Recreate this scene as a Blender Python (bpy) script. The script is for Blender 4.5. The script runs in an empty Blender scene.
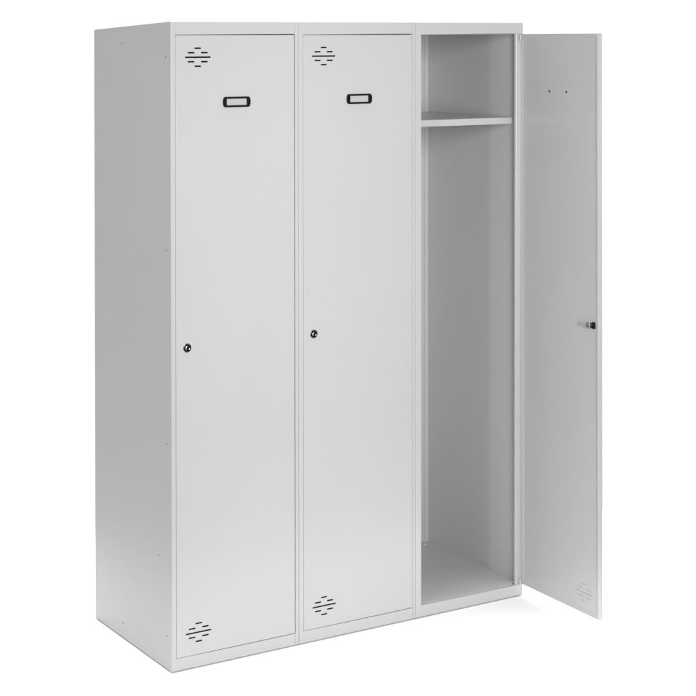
import bpy, bmesh, math, random
from mathutils import Vector, Matrix
random.seed(4)
S = bpy.context.scene
COL = S.collection

# ------------------------------------------------------------------ camera
cam = bpy.data.cameras.new('camera')
cam_o = bpy.data.objects.new('camera', cam); COL.objects.link(cam_o)
right = Vector((0.8544, -0.5197, -0.0009)); down = Vector((-0.0073, -0.0102, -0.9999)); fwd = Vector((0.5196, 0.8543, -0.0125))
R3 = Matrix((right, -down, -fwd)).transposed()
M4 = R3.to_4x4(); M4.translation = Vector((-2.0724, -4.1157, 1.7659))
cam_o.matrix_world = M4
cam.sensor_width = 36; cam.lens = 36 * 1671.6 / 696
cam.shift_x = (348 - 304.7) / 696; cam.shift_y = (54.7 - 348) / 696
cam.clip_start = 0.05; cam.clip_end = 400
S.camera = cam_o

# ------------------------------------------------------------------ world, light, exposure
WLO, WHI, WDIM, WZEN = -.35, .35, 0.21, 0.45
W = bpy.data.worlds.new('World'); S.world = W; W.use_nodes = True
WN = W.node_tree.nodes; WL = W.node_tree.links
bg = WN['Background']
# added world light: white behind the subject, brighter overhead, dimmed behind the camera
tc = WN.new('ShaderNodeTexCoord')
dot = WN.new('ShaderNodeVectorMath'); dot.operation = 'DOT_PRODUCT'; dot.inputs[1].default_value = (0.68, 0.73, 0)
WL.new(tc.outputs['Generated'], dot.inputs[0])
r1 = WN.new('ShaderNodeMapRange'); r1.interpolation_type = 'SMOOTHSTEP'
for k, v in (('From Min', WLO), ('From Max', WHI), ('To Min', WDIM), ('To Max', 1.05)): r1.inputs[k].default_value = v
WL.new(dot.outputs['Value'], r1.inputs['Value'])
sp = WN.new('ShaderNodeSeparateXYZ'); WL.new(tc.outputs['Generated'], sp.inputs[0])
r2 = WN.new('ShaderNodeMapRange'); r2.interpolation_type = 'SMOOTHSTEP'
for k, v in (('From Min', .45), ('From Max', .95), ('To Min', 0), ('To Max', WZEN)): r2.inputs[k].default_value = v
WL.new(sp.outputs['Z'], r2.inputs['Value'])
ad = WN.new('ShaderNodeMath'); WL.new(r1.outputs['Result'], ad.inputs[0]); WL.new(r2.outputs['Result'], ad.inputs[1])
bg.inputs[0].default_value = (1, 1, 1, 1); WL.new(ad.outputs[0], bg.inputs[1])
S.view_settings.view_transform = 'Standard'; S.view_settings.look = 'None'
S.view_settings.exposure = 0; S.view_settings.gamma = 1
S.render.resolution_x = 1024; S.render.resolution_y = 1024

def softbox(name, loc, target, sx, sy, power, spread=180):
    l = bpy.data.lights.new(name, 'AREA'); l.shape = 'RECTANGLE'; l.size = sx; l.size_y = sy; l.energy = power
    l.spread = math.radians(spread)
    o = bpy.data.objects.new(name, l); COL.objects.link(o); o.location = loc
    o.rotation_euler = (Vector(target) - Vector(loc)).to_track_quat('-Z', 'Y').to_euler()
    return o
softbox('front_softbox', (-0.60, -3.2, 1.75), (0.75, 0, 1.3), 0.9, 1.4, 25, 85)
softbox('side_softbox', (-5.2, -2.6, 1.5), (0.8, 0.1, 0.9), 0.30, 2.2, 40)
softbox('overhead_floor_fill', (0.6, 0.2, 4.2), (0.6, 0.2, 0), 9.5, 9.5, 174, 20)  # added lamp, lifts the floor until it clips to white
softbox('corner_floor_fill', (2.35, -0.6, 2.9), (1.25, -0.5, 0), 1.5, 1.2, 2.4, 30)  # added fill, lifts the floor shade around the open door

# ------------------------------------------------------------------ materials
def nodes(m):
    m.use_nodes = True; nt = m.node_tree
    return nt, nt.nodes['Principled BSDF']
def paint(name, col, rough=.32, var=.03, warm=(1, 1, 1), bump=.04):
    m = bpy.data.materials.new(name); nt, p = nodes(m); N = nt.nodes.new; L = nt.links.new
    tc = N('ShaderNodeTexCoord')
    n1 = N('ShaderNodeTexNoise'); n1.inputs['Scale'].default_value = 2.3; n1.inputs['Detail'].default_value = 5
    L(tc.outputs['Object'], n1.inputs['Vector'])
    cr = N('ShaderNodeMix'); cr.data_type = 'RGBA'
    a = [c * (1 - var) for c in col]; b = [min(1, c * (1 + var) * w) for c, w in zip(col, warm)]
    cr.inputs['A'].default_value = (*a, 1); cr.inputs['B'].default_value = (*b, 1)
    L(n1.outputs['Fac'], cr.inputs['Factor']); L(cr.outputs['Result'], p.inputs['Base Color'])
    p.inputs['Coat Weight'].default_value = .26; p.inputs['Coat Roughness'].default_value = .14; p.inputs['Coat IOR'].default_value = 1.4
    n2 = N('ShaderNodeTexNoise'); n2.inputs['Scale'].default_value = 5; n2.inputs['Detail'].default_value = 4
    L(tc.outputs['Object'], n2.inputs['Vector'])
    mr = N('ShaderNodeMapRange'); mr.inputs['To Min'].default_value = rough - .05; mr.inputs['To Max'].default_value = rough + .07
    L(n2.outputs['Fac'], mr.inputs['Value']); L(mr.outputs['Result'], p.inputs['Roughness'])
    n3 = N('ShaderNodeTexNoise'); n3.inputs['Scale'].default_value = 420; n3.inputs['Detail'].default_value = 2
    n4 = N('ShaderNodeTexNoise'); n4.inputs['Scale'].default_value = 3.0; n4.inputs['Detail'].default_value = 1
    L(tc.outputs['Object'], n3.inputs['Vector']); L(tc.outputs['Object'], n4.inputs['Vector'])
    b1 = N('ShaderNodeBump'); b1.inputs['Strength'].default_value = bump; b1.inputs['Distance'].default_value = .0006
    b2 = N('ShaderNodeBump'); b2.inputs['Strength'].default_value = .22; b2.inputs['Distance'].default_value = .012
    L(n3.outputs['Fac'], b1.inputs['Height']); L(n4.outputs['Fac'], b2.inputs['Height'])
    L(b2.outputs['Normal'], b1.inputs['Normal']); L(b1.outputs['Normal'], p.inputs['Normal'])
    return m
def plain(name, col, rough, metal=0.0):
    m = bpy.data.materials.new(name); nt, p = nodes(m); N = nt.nodes.new; L = nt.links.new
    n = N('ShaderNodeTexNoise'); n.inputs['Scale'].default_value = 90
    mr = N('ShaderNodeMapRange'); mr.inputs['To Min'].default_value = rough * .8; mr.inputs['To Max'].default_value = rough * 1.25
    L(n.outputs['Fac'], mr.inputs['Value']); L(mr.outputs['Result'], p.inputs['Roughness'])
    p.inputs['Base Color'].default_value = (*col, 1); p.inputs['Metallic'].default_value = metal
    return m
GREY = paint('light_grey_powder_coat', (.530, .536, .533), warm=(1.01, 1, .99))
FLOORM = plain('white_studio_sheet', (.95, .95, .95), .9)
BLACK = plain('black_plastic', (.004, .004, .004), .35); BLACK.node_tree.nodes['Principled BSDF'].inputs['Specular IOR Level'].default_value = .3
CHROME = plain('polished_chrome', (.8, .8, .8), .12, 1)
STEEL = plain('zinc_plated_steel', (.55, .55, .54), .32, 1)
CARD = plain('white_card_insert', (.50, .50, .49), .25)
ZINC = plain('pale_zinc_steel', (.62, .62, .60), .45, .55)
DARK = plain('dark_rivet_hole', (.02, .02, .02), .6)

# ------------------------------------------------------------------ mesh helpers
def obj(name, bm, mat, parent=None, smooth=False, label=None):
    bmesh.ops.recalc_face_normals(bm, faces=bm.faces)
    me = bpy.data.meshes.new(name); bm.to_mesh(me); bm.free()
    mats = mat if isinstance(mat, (list, tuple)) else [mat]
    for x in mats: me.materials.append(x)
    for f in me.polygons: f.use_smooth = smooth
    o = bpy.data.objects.new(name, me); COL.objects.link(o)
    if parent: o.parent = parent
    if label: o['label'] = label
    return o
def box(bm, x0, x1, y0, y1, z0, z1, bev=0.0, seg=2, only=None):
    vs = [bm.verts.new((x, y, z)) for x in (x0, x1) for y in (y0, y1) for z in (z0, z1)]
    F = [(0, 1, 3, 2), (4, 6, 7, 5), (0, 4, 5, 1), (2, 3, 7, 6), (0, 2, 6, 4), (1, 5, 7, 3)]
    fs = [bm.faces.new([vs[i] for i in f]) for f in F]
    if bev:
        es = set(e for f in fs for e in f.edges)
        if only: es = [e for e in es if only(e)]
        bmesh.ops.bevel(bm, geom=list(es), offset=bev, segments=seg, affect='EDGES', profile=.5)
    return vs
def prism(bm, pts, y0, y1, bev=0.0, seg=2):
    """outline pts (x,z) extruded from y0 (front) to y1; only the front edges are rounded"""
    f0 = [bm.verts.new((x, y0, z)) for x, z in pts]; f1 = [bm.verts.new((x, y1, z)) for x, z in pts]
    a = bm.faces.new(f0); bm.faces.new(f1[::-1]); n = len(pts)
    for i in range(n): bm.faces.new((f0[i], f1[i], f1[(i + 1) % n], f0[(i + 1) % n]))
    if bev: bmesh.ops.bevel(bm, geom=list(a.edges), offset=bev, segments=seg, affect='EDGES', profile=.5)
def cyl(bm, c, r, h, axis='Y', n=28, bev=0.0, r2=None):
    R = {'Y': Matrix.Rotation(math.radians(90), 4, 'X'), 'X': Matrix.Rotation(math.radians(90), 4, 'Y'), 'Z': Matrix()}[axis]
    g = bmesh.ops.create_cone(bm, cap_ends=True, segments=n, radius1=r, radius2=r if r2 is None else r2, depth=h, matrix=Matrix.Translation(c) @ R)
    if bev:
        es = set(e for v in g['verts'] for e in v.link_edges if len(e.link_faces) == 2 and any(len(f.verts) > 4 for f in e.link_faces))
        bmesh.ops.bevel(bm, geom=list(es), offset=bev, segments=2, affect='EDGES')
def sheet(bm, x0, x1, z0, z1, ya, yb, holes, floor_y=None):
    """sheet between y=ya and y=yb with rectangular cut-outs; floor_y closes them as shallow grooves"""
    xs = sorted({x0, x1, *[h[0] for h in holes], *[h[1] for h in holes]})
    zs = sorted({z0, z1, *[h[2] for h in holes], *[h[3] for h in holes]})
    cut = lambda x, z: any(h[0] < x < h[1] and h[2] < z < h[3] for h in holes)
    V = {}
    def v(i, k, y):
        key = (i, k, round(y, 6))
        if key not in V: V[key] = bm.verts.new((xs[i], y, zs[k]))
        return V[key]
    nx, nz = len(xs) - 1, len(zs) - 1
    C = [[cut((xs[i] + xs[i + 1]) / 2, (zs[k] + zs[k + 1]) / 2) for k in range(nz)] for i in range(nx)]
    q = lambda i, k, y: bm.faces.new((v(i, k, y), v(i + 1, k, y), v(i + 1, k + 1, y), v(i, k + 1, y)))
    for i in range(nx):
        for k in range(nz):
            if not C[i][k]: q(i, k, ya); q(i, k, yb)
            elif floor_y is not None: q(i, k, floor_y); q(i, k, ya if abs(ya - floor_y) < abs(yb - floor_y) and False else ya)
    yb2 = yb
    ed = lambda i, k, j, l: bm.faces.new((v(i, k, ya if floor_y is None else floor_y), v(j, l, ya if floor_y is None else floor_y), v(j, l, yb2), v(i, k, yb2)))
    for i in range(nx):
        for k in range(nz):
            if not C[i][k]: continue
            if not C[i - 1][k]: ed(i, k, i, k + 1)
            if not C[i + 1][k]: ed(i + 1, k, i + 1, k + 1)
            if not C[i][k - 1]: ed(i, k, i + 1, k)
            if not C[i][k + 1]: ed(i, k + 1, i + 1, k + 1)

# ------------------------------------------------------------------ setting
bm = bmesh.new()
bm.faces.new([bm.verts.new(p) for p in ((-0.36, -0.8, 0), (2.1, -0.8, 0), (2.1, 1.3, 0), (-0.36, 1.3, 0))])
fl = obj('floor', bm, FLOORM); fl['kind'] = 'structure'

# ------------------------------------------------------------------ the locker bank
WT, H, D = 1.2308, 1.800, 0.5103
HB = 1.7787                      # height at the back: the roof falls slightly
X = [0.0, .4103, .8205, WT]
cab = bpy.data.objects.new('locker_cabinet', None); COL.objects.link(cab)
cab['label'] = 'light grey steel three-door clothes locker with the right-hand door standing open'
cab['category'] = 'locker'
G0 = .003                        # underside above the floor
RT, RB = 1.7655, .0362           # lower edge of top rail, upper edge of bottom rail
FD = .020
# front frames: a C of left post and rails, then a full-height right post
lp = (.0118, .0130, .0190)
for i in range(3):
    x0, x1 = X[i] + (.0004 if i else 0), X[i + 1]
    xr = x1 - (.0115 if i < 2 else .0180)
    xl = X[i] + lp[i]
    bm = bmesh.new()
    prism(bm, [(x0, G0), (xr - .0003, G0), (xr - .0003, RB), (xl, RB), (xl, RT), (xr - .0003, RT), (xr - .0003, H), (x0, H)], 0, FD, .0016, 3)
    obj('front_frame', bm, GREY, cab)
    bm = bmesh.new()
    if i < 2:
        prism(bm, [(xr, G0), (x1 - .0004, G0), (x1 - .0004, H), (xr, H)], 0, FD, .0014, 3)
    else:
        # hinge post: raised ribs at top and bottom, a rolled lip beside the opening, recessed face behind the door
        prism(bm, [(1.2036, G0), (x1, G0), (x1, RB), (1.2036, RB)], -.0003, FD, .0012, 3)
        prism(bm, [(1.2036, RT), (x1, RT), (x1, H), (1.2036, H)], -.0003, FD, .0012, 3)
        prism(bm, [(1.2036, RB), (1.2120, RB), (1.2120, RT), (1.2036, RT)], .0008, .0100, .0026, 4)
        box(bm, 1.2120, x1, .0035, .0100, RB, RT)
    obj('frame_post', bm, GREY, cab)
# side panels: outline (y,z) with the falling top edge
def side(name, xa, xb, y0, parent=cab):
    bm = bmesh.new()
    P = [(y0, G0), (D, G0), (D, HB), (y0, H - (H - HB) * y0 / D)]
    a = [bm.verts.new((xa, y, z)) for y, z in P]; b = [bm.verts.new((xb, y, z)) for y, z in P]
    bm.faces.new(a); bm.faces.new(b)
    for i in range(4): bm.faces.new((a[i], b[i], b[(i + 1) % 4], a[(i + 1) % 4]))
    return obj(name, bm, GREY, parent)
side_l = side('side_panel', 0, .0012, FD)
side_r = side('side_panel', WT - .0012, WT, FD)
for x in (X[1], X[2]):
    bm = bmesh.new(); box(bm, x - .0006, x + .0006, FD + .0002, D - .0015, .040, 1.7625); obj('divider', bm, GREY, cab)
bm = bmesh.new(); box(bm, .0014, WT - .0014, D - .0013, D - .0001, G0, HB - .0015)
# rear corner angles of the open compartment
box(bm, X[2] + .0008, X[2] + .016, D - .0145, D - .0015, .0392, 1.7625)
box(bm, WT - .0170, WT - .0014, D - .0035, D - .0015, .0392, 1.7625)
obj('back_panel', bm, GREY, cab)
bm = bmesh.new()
V = [bm.verts.new(p) for p in [(.0013, FD, H - .0010), (WT - .0013, FD, H - .0010), (WT - .0013, D - .0001, HB - .0012), (.0013, D - .0001, HB - .0012)]]
bm.faces.new(V)
V2 = [bm.verts.new(v.co - Vector((0, 0, .0012))) for v in V]; bm.faces.new(V2[::-1])
for i in range(4): bm.faces.new((V[i], V2[i], V2[(i + 1) % 4], V[(i + 1) % 4]))
obj('top_panel', bm, GREY, cab)
bm = bmesh.new(); box(bm, .0014, WT - .0014, FD + .0002, D - .0016, 1.7630, 1.7642); obj('ceiling_panel', bm, GREY, cab)
bm = bmesh.new(); box(bm, .0014, WT - .0014, FD + .0002, D - .0016, .0362, .0374); obj('base_panel', bm, GREY, cab)
# shelf of the open compartment, folded front lip with a hem
bm = bmesh.new()
xa, xb = X[2] + .0012, WT - .0016
box(bm, xa, xb, .0462, D - .0040, 1.5006, 1.5020)
box(bm, xa, xb, .0450, .0462, 1.4820, 1.5020, .0005, 2)
box(bm, xa, xb, .0463, .0580, 1.4821, 1.4832)
for y0 in (.0466,):
    box(bm, xa + .0002, xa + .0014, y0 + .012, D - .01, 1.4850, 1.5004); box(bm, xb - .0014, xb - .0002, y0 + .012, D - .01, 1.4850, 1.5004)
obj('shelf', bm, GREY, cab)

# rivets
def rivet(x, y, z, side_n, mat=GREY, r=.0026, dark=False, parent=cab):
    bm = bmesh.new()
    cyl(bm, (x + side_n * .0004, y, z), r, .0010, 'X', 14, .0003)
    cyl(bm, (x + side_n * .0009, y, z), r * .55, .0004, 'X', 10)
    for f in bm.faces:
        if abs(f.calc_center_median().x - x) > .00095: f.material_index = 1
    obj('rivet', bm, [mat, DARK], parent, smooth=False)
for y, z in ((.3113, 1.7404), (.0291, 1.7024), (.0262, 1.1687), (.0276, .6302), (.0788, .3078), (.3163, .045), (.0299, .0952)):
    rivet(0, y, z, -1, r=.0036)
for y, z in ((.3164, 1.742), (.4780, 1.6839)):
    rivet(WT - .0012, y, z, -1, mat=GREY, r=.0026)
# bolt and clip in the rear corner of the base
bm = bmesh.new()
cyl(bm, (WT - .030, D - .022, .0400), .0050, .0050, 'Z', 6, .0006); cyl(bm, (WT - .030, D - .022, .0380), .0080, .0012, 'Z', 20)
obj('bolt', bm, GREY, cab, label='small bolt at the back corner of the open compartment floor')

# ------------------------------------------------------------------ doors
DW, DH, DT = .3828, 1.7256, .0158
VX = -DW + .0695
def vent(cz):
    h = .0042; R = []
    for dz, spans in ((.0250, [(-.010, .010)]), (.0125, [(-.0310, -.0105), (.0105, .0310)]), (0, [(-.0400, .0400)]),
                      (-.0125, [(-.0310, -.0105), (.0105, .0310)]), (-.0250, [(-.010, .010)])):
        for a, b in spans: R.append((VX + a, VX + b, cz + dz - h / 2, cz + dz + h / 2))
    return R
VT, VB, LOCKZ, NZ = DH - .0615, .0625, .859, 1.5375
def make_door(xh, closed=True, angle=0, y=0.0, label=None):
    d = bpy.data.objects.new('door', None); COL.objects.link(d); d.parent = cab
    d.location = (xh, y, .0372 if closed else .0395); d.rotation_euler = (0, math.radians(0 if closed else .22), math.radians(angle))
    if label: d['label'] = label
    holes = vent(VT) + vent(VB)
    bm = bmesh.new()
    r = .0026
    sheet(bm, -DW + r, -r, r, DH - r, .0010, 0, holes)
    # rounded perimeter and returned edges
    prof = [(0, 0)] + [(r * math.sin(a), r * (1 - math.cos(a))) for a in [math.radians(t) for t in (22.5, 45, 67.5, 90)]] + \
           [(r, .0058), (r - .0013, .0068), (r, .0078), (r, DT - .001), (r - .001, DT), (-.0125, DT - .0002), (-.0135, DT - .0012)]
    loops = []
    for o, yy in prof:
        x0, x1, z0, z1 = -DW + r - o, -r + o, r - o, DH - r + o
        y2 = yy + (.0016 if yy >= DT - .001 and o > 0 else -.0003 if o < -.01 else 0)     # the lock-side lip leans a little
        loops.append([bm.verts.new(c) for c in ((x0, y2, z0), (x1, yy, z0), (x1, yy, z1), (x0, y2, z1))])
    for A, B in zip(loops, loops[1:]):
        for i in range(4): bm.faces.new((A[i], A[(i + 1) % 4], B[(i + 1) % 4], B[i]))
    obj('door_panel', bm, GREY, d)
    # inner skin with the louvre pattern showing as shallow grooves
    q = .0137
    iy = DT - .0009
    if not closed:
        bm = bmesh.new(); sheet(bm, -DW + q, -q, q, DH - q, iy - .0036, iy, vent(VB), floor_y=iy - .0013)
        obj('inner_panel', bm, GREY, d)
    # lock
    lx = -DW + (.0350 if closed else .0310)
    LZ = LOCKZ if closed else LOCKZ + .006
    if closed:
        bm = bmesh.new(); cyl(bm, (lx, -.0015, LZ), .0104, .0036, 'Y', 36, .0009); cyl(bm, (lx, -.0038, LZ), .0084, .0012, 'Y', 32, .0004)
        lk = obj('lock', bm, BLACK, d)  # black body stands in for the dark reflections of a chrome lock
        bm = bmesh.new()  # crescent and bead are lock highlights built as chrome shapes
        n = 14; prev = None
        for k in range(n + 1):
            a = math.radians(95 + 120 * k / n); w = .0016 * math.sin(math.pi * (k + .6) / (n + 1.2)) + .0007
            ring = [bm.verts.new((lx - .0012 + (.0052 + w * math.cos(t)) * math.cos(a), -.0048 + .8 * w * math.sin(t), LZ + (.0052 + w * math.cos(t)) * math.sin(a))) for t in [j * math.pi / 3 for j in range(6)]]
            if prev:
                for j in range(6): bm.faces.new((prev[j], prev[(j + 1) % 6], ring[(j + 1) % 6], ring[j]))
            prev = ring
        bmesh.ops.create_icosphere(bm, subdivisions=2, radius=.0027, matrix=Matrix.Translation((lx + .0044, -.0040, LZ - .0024)))
        obj('lock_glints', bm, CHROME, lk, smooth=True)
        bm = bmesh.new(); cyl(bm, (lx, -.0003, LZ), .0128, .0010, 'Y', 36, .0003)
        obj('lock_washer', bm, CHROME, lk)
    else:
        bm = bmesh.new()
        cyl(bm, (lx, -.0015, LZ), .0112, .0036, 'Y', 36, .0009)
        cyl(bm, (lx - .008, DT + .004, LZ), .0080, .0110, 'Y', 8, .0006)
        box(bm, lx - .017, lx - .006, DT - .001, DT + .0050, LZ - .0095, LZ + .0095, .001)
        lk = obj('lock', bm, BLACK, d)
        bm = bmesh.new(); cyl(bm, (lx + .001, DT + .0090, LZ), .0085, .0120, 'Y', 24, .0012)
        cyl(bm, (lx + .004, DT + .0150, LZ), .0038, .0016, 'Y', 6, .0003)
        obj('cam_nut', bm, CHROME, lk, smooth=False)
        bm = bmesh.new(); box(bm, lx + .006, lx + .054, DT + .0045, DT + .0068, LZ - .0080, LZ + .0040, .0008)
        box(bm, lx + .048, lx + .054, DT - .0005, DT + .0052, LZ - .0070, LZ + .0050, .0006)
        obj('cam_arm', bm, ZINC, lk)
    # name holder
    nx = -DW / 2 + .0005; hw, hh = .0440, .0148; ww, wh = .0330, .0101
    if True:
        bm = bmesh.new()
        def rr(w, h, c, n=6):
            P = []
            for sx, sz, a0 in ((1, 1, 0), (-1, 1, 90), (-1, -1, 180), (1, -1, 270)):
                for k in range(n + 1):
                    a = math.radians(a0 + 90 * k / n); P.append((nx + sx * (w - c[0]) + c[0] * math.cos(a), NZ + sz * (h - c[1]) + c[1] * math.sin(a)))
            return P
        o1, o2, i1, i2 = rr(hw, hh, (.008, .0115)), rr(hw - .0015, hh - .0015, (.0066, .0100)), rr(ww, wh, (.0015, .0015)), rr(ww - .0012, wh - .0012, (.001, .001))
        L = [[bm.verts.new((x, yy, z)) for x, z in P] for P, yy in ((o1, -.0002), (o1, -.0030), (o2, -.0042), (i1, -.0042), (i2, -.0012))]
        for A, B in zip(L, L[1:]):
            m = len(A)
            for i in range(m): bm.faces.new((A[i], A[(i + 1) % m], B[(i + 1) % m], B[i]))
        # thumb notches at the short end
        box(bm, nx - hw + .0030, nx - hw + .0042, -.0050, -.0040, NZ - .008, NZ + .008)
        nh = obj('name_holder', bm, BLACK, d)
        bm = bmesh.new(); box(bm, nx - ww, nx + ww, -.0011, -.0003, NZ - wh, NZ + wh)
        obj('card', bm, CARD, nh)
    # the two rivets of the holder show on the inside
    for sx in (() if closed else (-1, 1)):
        bm = bmesh.new(); cyl(bm, (nx + sx * .0415, iy + .0003, NZ + .012), .0034, .0012, 'Y', 14)
        obj('rivet', bm, DARK, d)
    return d
make_door(.3972)
make_door(.8088)
make_door(1.2386, closed=False, angle=87.8, y=-.0015, label='open door seen from its inner side')
# hinge pins of the open door
for z in (RB + .0105, RT - .0120):
    bm = bmesh.new()
    cyl(bm, (1.2175, -.0045, z), .0036, .016, 'Z', 20, .0006)
    box(bm, 1.2080, 1.2260, -.0020, -.0006, z - .0095, z - .0078, .0003)
    box(bm, 1.2160, 1.2192, -.0040, .0110, z - .0060, z + .0040)
    obj('hinge', bm, GREY, cab)
